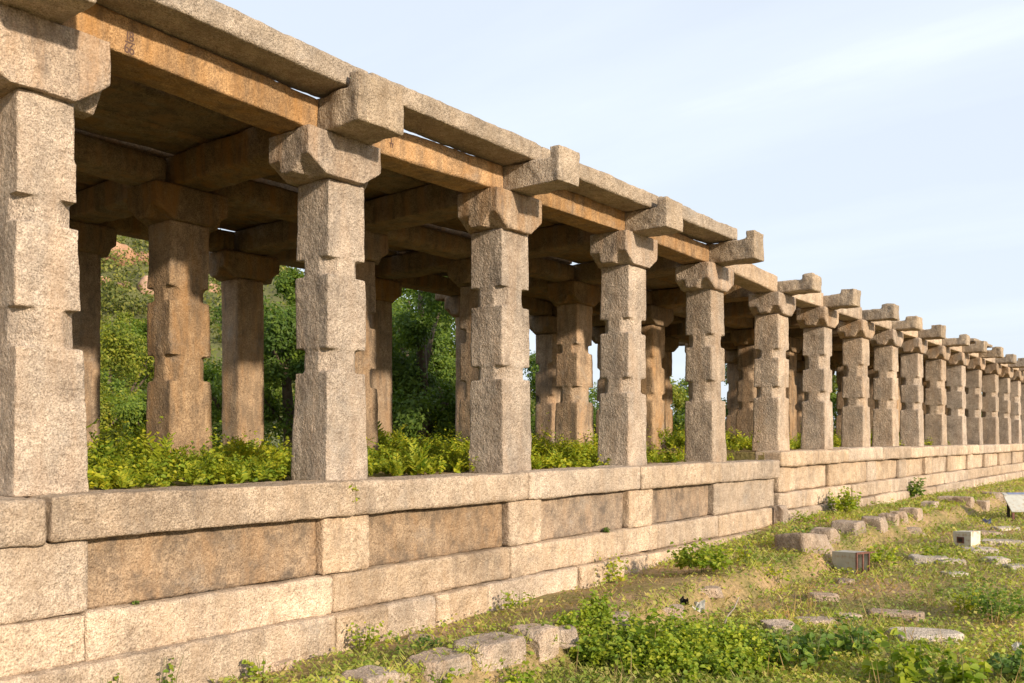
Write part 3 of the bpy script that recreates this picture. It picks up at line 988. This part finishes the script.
# scrub on the slope: an uncountable cover of bushes
P = RNG.uniform([-60, 45], [115, 130], (2600, 2))
hz = hill_h(P[:, 0], P[:, 1])
ok = (hz > .3) | (RNG.random(len(hz)) < .3)
hz = np.maximum(hz, .15)
P = P[ok]; hz = hz[ok]
parts = []
per = 150
rad = RNG.uniform(.8, 2.3, len(P))
c = np.concatenate([P, (hz + rad * .55)[:, None]], 1)
v = rdir(len(P) * per, .25) * RNG.uniform(.5, 1.05, (len(P) * per, 1)) * np.repeat(rad, per)[:, None] * np.array([1.15, 1.15, .8])
cc = np.repeat(c, per, 0) + v
nn = unit(v + RNG.normal(size=v.shape) * .5)
dd = unit(np.cross(nn, rdir(len(nn))))
L = RNG.uniform(.2, .42, len(cc))
o = leaf_obj('hillside_scrub', [leaves(cc, dd, nn, L, L * .6, rich=False)], M_SCRUB)
tag(o, 'olive scrub covering the boulder hill behind the pavilion', 'scrub', kind='stuff')

def boulder(px, py, wpx, hpx, label):
    p, z = hill_hit(px, py)
    w = wpx * z / FPX; h = hpx * z / FPX
    def b(bm):
        bmesh.ops.create_icosphere(bm, subdivisions=3, radius=1)
        for q in bm.verts:
            q.co = Vector((q.co.x * w / 2, q.co.y * w * .45, q.co.z * h * .6 + h * .25))
    me = stone_mesh('boulder', b, M_HILLROCK, max(.15, w / 26), (w * .45, w * .22), (w * .12, w * .04))
    o = put('boulder', me, None, tuple(p), rj(1))
    tag(o, label, 'boulder')
boulder(118, 262, 46, 22, 'broad reddish boulder on the crest of the hill seen through the first bay')
boulder(146, 263, 24, 14, 'smaller reddish boulder at the right end of the crest in the first bay')
boulder(151, 293, 26, 20, 'pointed tan boulder among scrub beside the inner column')
boulder(103, 284, 16, 9, 'small tan boulder low on the scrubby slope behind the first column')
boulder(124, 287, 14, 8, 'small tan boulder midway on the scrubby slope in the first bay')
boulder(212, 292, 16, 12, 'grey tan boulder on the slope right of the inner column')

def at(px, z):
    xr = (px - 512) / FPX * z
    return z * CF + xr * SF, z * SF - xr * CF

def tree_px(name, px, z, top, wpx, mat, label, cat='tree', nleaf=9000, leaf=.15, **kw):
    nleaf = int(nleaf * 2.2); leaf *= .66
    x, y = at(px, z)
    b = max(.3, float(hill_h(np.array([x]), np.array([y]))[0])) if y > 32 else .5
    h = EYE + (HOR - top) * z / FPX - b
    return tree(name, x, y, b, h, wpx / 2 * z / FPX, mat, label, cat, nleaf, leaf, **kw)

tree_px('bush', 92, 27, 372, 95, M_TYEL, 'yellow-green bush behind the first column, nearest the plinth on the left', 'bush', 7000, .16, low=.02)
tree_px('bush', 140, 24, 386, 90, M_TMID, 'mid-green bush in front of the slope, right of the yellow-green one', 'bush', 7000, .14, low=.02)
tree_px('bush_tree', 118, 42, 322, 120, M_TYEL, 'broad yellow-green tree at the foot of the hill in the first bay', 'tree', 9000, .22, low=.02)
tree_px('bush_tree', 165, 50, 306, 100, M_TMID, 'dull green tree on the slope half behind the inner column of the first bay', 'tree', 8000, .25, low=.02)
tree_px('bush_tree', 70, 52, 310, 90, M_SCRUB, 'olive tree on the slope mostly behind the first column', 'tree', 7000, .25, low=.02)
tree_px('bush', 108, 33, 352, 80, M_TMID, 'round fresh-green bush between the two yellow-green ones in the first bay', 'bush', 8000, .15, low=.02)
tree_px('bush_tree', 140, 60, 300, 70, M_TYEL, 'pale yellow-green tree high on the slope below the pointed boulder', 'tree', 8000, .25, low=.02)
tree_px('leafy_tree', 226, 25, 300, 110, M_TMID, 'green tree between the two inner columns of the first bay', 'tree', 10000, .15, low=.02)
tree_px('leafy_tree', 292, 21, 262, 130, M_TDARK, 'dense dark green tree left of the second front column', 'tree', 13000, .14, low=.03)
tree_px('leafy_tree', 352, 30, 300, 120, M_TDARK, 'dark green tree hidden behind the second front column', 'tree', 9000, .17, low=.05)
tree_px('leafy_tree', 425, 21, 235, 170, M_TDARK, 'dense deep-green tree with a dark leaning trunk between second and third front columns', 'tree', 17000, .14, low=.02)
tree_px('leafy_tree', 398, 27, 250, 130, M_TMID, 'mid-green tree filling the gap behind the dense deep-green tree on its left', 'tree', 10000, .16, low=.02)
tree_px('leafy_tree', 452, 25, 262, 110, M_TDARK, 'dark tree at the right of the dense deep-green one, before the third front column', 'tree', 11000, .15, low=.02)
tree_px('leafy_tree', 472, 30, 275, 150, M_TMID, 'green tree seen in slits right behind the third front column', 'tree', 9000, .17, low=.05)
tree_px('leafy_tree', 548, 34, 345, 110, M_TDARK, 'dark tree seen in a narrow slit left of the fourth front column', 'tree', 8000, .18, low=.05)
tree_px('leafy_tree', 605, 48, 385, 90, M_TMID, 'low far tree under a patch of sky beside the fourth front column', 'tree', 7000, .2, low=.02)
tree_px('leafy_tree', 664, 46, 372, 70, M_TYEL, 'light green tree with its top against the sky between fourth and fifth front columns', 'tree', 8000, .2, low=.02)
tree_px('leafy_tree', 695, 58, 380, 70, M_TMID, 'far green tree right behind the fifth front column', 'tree', 7000, .25, low=.02)
tree_px('leafy_tree', 742, 38, 345, 80, M_TDARK, 'dark green tree in the gap between fifth and sixth front columns', 'tree', 9000, .18, low=.02)
tree_px('leafy_tree', 800, 45, 370, 80, M_TMID, 'green tree in the gap right of the sixth front column', 'tree', 8000, .2, low=.02)
tree_px('leafy_tree', 842, 48, 368, 70, M_TYEL, 'bright green tree glimpsed right of the seventh front column', 'tree', 8000, .2, low=.02)
tree_px('leafy_tree', 905, 55, 380, 90, M_TMID, 'far green tree glimpsed between the ninth and tenth front columns', 'tree', 7000, .22, low=.02)
tree_px('leafy_tree', 975, 70, 385, 100, M_TMID, 'farthest green tree glimpsed through the end of the colonnade', 'tree', 7000, .28, low=.02)

# ---- herbs
def herb_parts(x, y, z, h, n_st, n_lf, leaf, spread, droop=.3, fern=False):
    """stems with leaves; returns leaf arrays"""
    C = []; D = []; Nn = []; Ls = []
    for s in range(n_st):
        a = random.uniform(0, 6.283); r = spread * math.sqrt(random.random())
        bx, by = r * math.cos(a), r * math.sin(a)
        ln = random.uniform(.1, .45) * h
        hh = h * random.uniform(.55, 1.0)
        ta = random.uniform(0, 6.283)
        tt = RNG.uniform(.25, 1, n_lf)
        px = x + bx + np.cos(ta) * ln * tt ** 1.6; py = y + by + np.sin(ta) * ln * tt ** 1.6
        pz = z + hh * tt
        az_ = RNG.uniform(0, 6.283, n_lf)
        d = np.stack([np.cos(az_), np.sin(az_), RNG.uniform(-.5, .5, n_lf) - droop * .3], 1)
        C.append(np.stack([px, py, pz], 1)); D.append(d)
        Nn.append(np.stack([RNG.normal(0, .6, n_lf), RNG.normal(0, .6, n_lf) - .6, np.ones(n_lf)], 1))
        Ls.append(leaf * RNG.uniform(.55, 1.25, n_lf) * (1.15 - .5 * tt))
    C = np.concatenate(C); D = np.concatenate(D); Nn = np.concatenate(Nn); Ls = np.concatenate(Ls)
    return leaves(C, D, Nn, Ls, Ls * .7)

def frond_parts(x, y, z, h, n_fr, pairs, leaf):
    C = []; D = []; Nn = []; Ls = []
    for s in range(n_fr):
        a = random.uniform(0, 6.283); reach = h * random.uniform(.2, .75); hh = h * random.uniform(.55, 1.1)
        t = np.linspace(.18, 1, pairs)
        px = x + np.cos(a) * reach * t ** 1.7; py = y + np.sin(a) * reach * t ** 1.7
        pz = z + hh * (t - .16 * t ** 3)
        fw = np.stack([np.cos(a) * reach * 1.5 * t, np.sin(a) * reach * 1.5 * t, hh * (1 - .5 * t * t)], 1)
        fw = unit(fw)
        sd = np.array([-math.sin(a), math.cos(a), 0.0]) * np.ones((pairs, 1))
        nn = np.cross(sd, fw)
        for sg in (1, -1):
            C.append(np.stack([px, py, pz], 1))
            D.append(sd * sg + fw * .75 + RNG.normal(0, .15, (pairs, 3)))
            Nn.append(nn + RNG.normal(0, .3, (pairs, 3)))
            Ls.append(leaf * (1.1 - .75 * t) * random.uniform(.8, 1.2))
    return leaves(np.concatenate(C), np.concatenate(D), np.concatenate(Nn), np.concatenate(Ls), np.concatenate(Ls) * .3)

# ferns and herbs filling the plinth floors
def floor_cover(name, u0, u1, n, pz, label, dens_seed):
    parts = []
    for _ in range(n):
        u = random.uniform(u0, u1); y = 6.72 + 5.3 * random.random() ** 1.25
        if fbm(u, y, 1.4, dens_seed) < .40: continue
        near = 1 if u < 11 else 0
        hh = random.uniform(.14, .36) * (1 + .45 * (y > 8)) * (.35 + 1.3 * float(fbm(u, y, 1.1, 9))) * (.78 if y < 7.8 else 1) * (1.5 if random.random() < .07 else 1)
        if random.random() < .55:
            parts.append(frond_parts(u, y, pz - .04, hh * 1.0, random.randint(5, 9), 11 if near else 6, hh * .29))
        else:
            parts.append(herb_parts(u, y, pz - .04, hh * 1.2, 4, 8, .06, .12))
    o = leaf_obj(name, parts, M_FERN)
    return tag(o, label, 'undergrowth', kind='stuff')
floor_cover('fern_cover', -1, 15.0, 2500, PZ1, 'yellow-green ferns and herbs filling the floor of the lower pavilion', 4)
floor_cover('fern_cover', 15.6, 46, 1300, PZ2, 'green herbs growing on the floor of the raised colonnade', 6)

def plant(name, x, y, z, h, n_st, n_lf, leaf, spread, mat, label, cat='plant', fern=False, group=None):
    t = thing(name, (x, y, z), 0, label, cat, group)
    p = frond_parts(0, 0, 0, h, n_st, n_lf, leaf) if fern else herb_parts(0, 0, 0, h, n_st, n_lf, leaf, spread)
    leaf_obj('foliage', [p], mat, t)
    bm = bmesh.new()
    for k in range(min(n_st, 7)):
        a = random.uniform(0, 6.28); r = spread * .7 * random.random()
        tube(bm, [(r * math.cos(a), r * math.sin(a), -.03), (r * 1.2 * math.cos(a), r * 1.2 * math.sin(a), h * .4), (r * 1.5 * math.cos(a) + rj(.1) * h, r * 1.5 * math.sin(a) + rj(.1) * h, h * .85)], [.004, .003, .0015], 5)
    obj_bm('stem', bm, M_STEM, t, True)
    return t

def plant_px(name, px, py, hpx, wpx, n_st, n_lf, leaf, mat, label, cat='plant', fern=False):
    u, y, z = ground_at(px, py)
    y = min(y, 5.95)
    return plant(name, u, y, float(gh(u, y)), hpx * z / FPX, n_st, n_lf, leaf, wpx / 2 * z / FPX, mat, label, cat, fern)

plant_px('bush', 703, 573, 34, 52, 46, 16, .07, M_WEED, 'round leafy bush at the wall foot below the fourth and fifth columns', 'bush')
plant_px('bush', 846, 514, 27, 28, 34, 14, .09, M_WEED, 'leafy bush growing on the edging behind the far stone row, against the plinth', 'bush')
plant_px('bush', 908, 499, 22, 16, 22, 12, .10, M_WEEDD, 'small dark bush against the raised plinth where the far stone row ends', 'bush')
plant_px('weed', 58, 690, 34, 40, 9, 8, .06, M_WEED, 'pale leafy weed at the foot of the plinth in the lower left corner')
plant_px('weed', 138, 690, 46, 20, 3, 9, .055, M_WEED, 'single upright weed with paired leaves before the base course at lower left')
plant_px('weed', 257, 682, 30, 26, 8, 7, .05, M_WEED, 'small weed by the wall foot just left of the near edging row')
plant_px('weed', 366, 652, 32, 46, 16, 8, .05, M_WEED, 'feathery weed in front of the base course joint below the second column')
plant_px('weed', 420, 650, 16, 40, 14, 8, .04, M_WEEDD, 'low weed on the earth strip above the near edging stones')
plant_px('weed', 520, 612, 26, 30, 12, 8, .05, M_WEED, 'weed with thin leaves at the wall foot below the third column')
plant_px('weed', 600, 585, 34, 40, 22, 9, .055, M_FERN, 'yellow-tinged weed at the wall foot left of the round leafy bush')
plant_px('weed', 440, 690, 20, 20, 7, 7, .06, M_WEED, 'sprig growing before the squared pinkish edging stone')
plant_px('weed', 545, 655, 26, 18, 7, 8, .05, M_WEED, 'slender weed standing before the narrow upright edging stone')
plant_px('weed', 512, 690, 30, 40, 16, 9, .055, M_WEED, 'clump of weeds at the bottom below the longest edging block')
plant_px('weed', 745, 566, 34, 22, 10, 8, .06, M_FERN, 'tall yellowish weed right of the round leafy bush')
plant_px('weed', 796, 545, 20, 40, 20, 8, .06, M_WEEDD, 'dark low weed in front of the big tilted orange-pink block')
plant_px('weed', 812, 523, 14, 40, 22, 8, .06, M_WEED, 'low weed patch between the raised plinth and the far stone row')
plant_px('weed', 876, 566, 22, 40, 24, 9, .07, M_WEED, 'bright weed clump at the open mouth of the toppled metal box')
plant_px('weed', 775, 585, 22, 20, 8, 8, .06, M_FERN, 'bright yellow-green weed standing alone in the grass left of the toppled box')
plant_px('weed', 935, 560, 22, 26, 12, 8, .07, M_FERN, 'yellow-green weed left of the upright metal box')
plant_px('weed', 972, 616, 30, 34, 18, 9, .06, M_FERN, 'yellowish weed in front of the round shrub at right')
plant_px('shrub', 1000, 622, 40, 56, 40, 12, .055, M_WEEDD, 'round dull shrub near the right edge above the lower weeds', 'shrub')
plant_px('weed', 905, 690, 62, 46, 16, 10, .11, M_WEED, 'tall broad-leaved weed at the bottom right of the largest grey slab')
plant_px('weed', 958, 690, 46, 40, 12, 9, .11, M_WEED, 'broad-leaved weed at the bottom edge, second from the right corner')
plant_px('weed', 800, 672, 50, 60, 18, 10, .10, M_WEEDD, 'dark broad-leaved weed right of the leafy weed patch')
plant_px('weed', 855, 655, 42, 50, 16, 9, .09, M_WEEDD, 'dark leafy weed left of the largest grey slab')
plant_px('weed', 1012, 683, 36, 40, 16, 9, .08, M_WEEDD, 'dark weed at the lower right corner')

# sprigs on the plinth
def ledge_plant(x, yv, z, h, n, m, lf, sp, mat, label):
    return plant('sprig', x, yv, z, h, n, m, lf, sp, mat, label, 'sprig')
ledge_plant(5.44, 6.12, 1.12, .2, 7, 7, .05, .05, M_FERN, 'sprig rooted in the coping joint beside the second column')
ledge_plant(3.42, 6.19, .50, .05, 4, 4, .035, .02, M_WEEDD, 'tiny sprig at the foot of the first recessed panel')
ledge_plant(9.72, 6.17, .50, .09, 6, 6, .05, .05, M_WEEDD, 'small dark sprig on the course below the third recessed panel')

# leafy weed patch in the foreground: one uncountable cover
parts = []
cl_c = [(random.random() * 6.283, math.sqrt(random.random()), random.uniform(.7, 1.25), random.choice((.05, .06, .06, .08))) for _ in range(62)]
PU, PV, _z = ground_at(672, 664)
for a, r, hs_, lf in cl_c:
    cu = PU + (r * math.cos(a)) * .84 * SF + r * math.sin(a) * .55 * CF
    cv = PV - (r * math.cos(a)) * .84 * CF + r * math.sin(a) * .55 * SF
    for _ in range(9):
        u = cu + random.gauss(0, .09); y = cv + random.gauss(0, .09)
        hh = (.24 + .22 * (1 - r * .6)) * hs_ * random.uniform(.6, 1.1)
        parts.append(herb_parts(u, y, float(gh(u, y)) - .02, hh, 3, 8, lf, .06, .4))
tag(leaf_obj('leafy_weeds', parts, M_WEED), 'bright leafy weed patch in the foreground', 'weeds', kind='stuff')

# general grass, creepers and straw
def polar(n, r0, r1, a0, a1):
    r = r0 * (r1 / r0) ** RNG.random(n)
    a = RNG.uniform(R(a0), R(a1), n)
    x = r * np.cos(a); y = r * np.sin(a)
    k = (y < 6.0) & (y > -14)
    return x[k], y[k], r[k]

def dryness(x, y):
    d = fbm(x, y, .55, 21)
    band = np.exp(-((y - (4.15 - .0 * x)) / .6) ** 2) * .05 + np.exp(-((x - 12.5) / 2.6) ** 2 - ((y - 3.3) / .8) ** 2) * .12
    strip = np.exp(-((y - 5.3) / .55) ** 2) * .3 * (x < 12)
    return d + band + strip

x, y, r = polar(300000, 3.8, 48, -12, 84)
dry = dryness(x, y)
strip_ = (y > 4.62) & (x < 10.5)
keep = RNG.random(len(x)) < np.clip(1.55 - 1.4 * dry, .35, 1) * np.where(strip_, .30, 1)
x, y, r, dry = x[keep], y[keep], r[keep], dry[keep]
z = gh(x, y)
h = (.022 + .05 * RNG.random(len(x)) ** 3) * (1 + .6 * fbm(x, y, .9, 31)) * (1 + r / 40)
ang = RNG.uniform(0, 6.283, len(x))
d = np.stack([np.cos(ang) * .7, np.sin(ang) * .7, RNG.uniform(.4, 1.3, len(x))], 1)
n = np.stack([-np.sin(ang), np.cos(ang), np.full(len(x), .3)], 1)
wid = (.006 + .0006 * r) * RNG.uniform(.7, 1.3, len(x))
isdry = RNG.random(len(x)) < np.clip((dry - .56) * 2.6, .03, .8)
C = np.stack([x, y, z - .006], 1)
g = ~isdry
tag(leaf_obj('grass', [leaves(C[g], d[g], n[g], h[g] * 1.3, wid[g], rich=False)], M_GRASS), 'short green grass over the ground', 'grass', kind='stuff')
tag(leaf_obj('straw_grass', [leaves(C[isdry], d[isdry], n[isdry], h[isdry] * 1.2, wid[isdry], rich=False)], M_STRAW), 'dry straw-coloured grass', 'grass', kind='stuff')

x, y, r = polar(300000, 3.8, 40, -12, 84)
keep = RNG.random(len(x)) < np.clip(1.7 - 1.8 * dryness(x, y), .12, 1) * np.where((y > 4.62) & (x < 10.5), .15 + .5 * (fbm(x, y, 2.2, 77) > .55), 1)
x, y, r = x[keep], y[keep], r[keep]
cl_ = fbm(x, y, 1.6, 41)
z = gh(x, y) + RNG.random(len(x)) * .07 * np.clip(cl_ * 2, .2, 1.6)
ang = RNG.uniform(0, 6.283, len(x))
d = np.stack([np.cos(ang), np.sin(ang), RNG.uniform(-.2, .6, len(x))], 1)
n = np.stack([RNG.normal(0, .6, len(x)), RNG.normal(0, .6, len(x)) - .45, np.ones(len(x))], 1)
L = (.016 + .026 * RNG.random(len(x))) * (1 + r / 25)
tag(leaf_obj('creeper_cover', [leaves(np.stack([x, y, z], 1), d, n, L, L * .75, rich=False)], M_CREEP), 'low creeping herbs among the grass', 'ground cover', kind='stuff')

# dry upright stalks standing in the grass
parts = []
for _ in range(150):
    a = R(random.uniform(4, 62)); r = random.uniform(6.5, 17)
    u, y = r * math.cos(a), r * math.sin(a)
    if y > 4.2: continue
    k = random.randint(3, 8)
    c = np.stack([u + RNG.normal(0, .05, k), y + RNG.normal(0, .05, k), np.full(k, float(gh(u, y)))], 1)
    d = np.stack([RNG.normal(0, .22, k), RNG.normal(0, .22, k), np.ones(k)], 1)
    n = np.stack([RNG.normal(0, 1, k), -np.ones(k), np.zeros(k)], 1)
    parts.append(leaves(c, d, n, RNG.uniform(.12, .38, k), np.full(k, .007), rich=False))
tag(leaf_obj('dry_stalks', parts, M_STRAW), 'thin dry stalks standing in the grass', 'grass', kind='stuff')
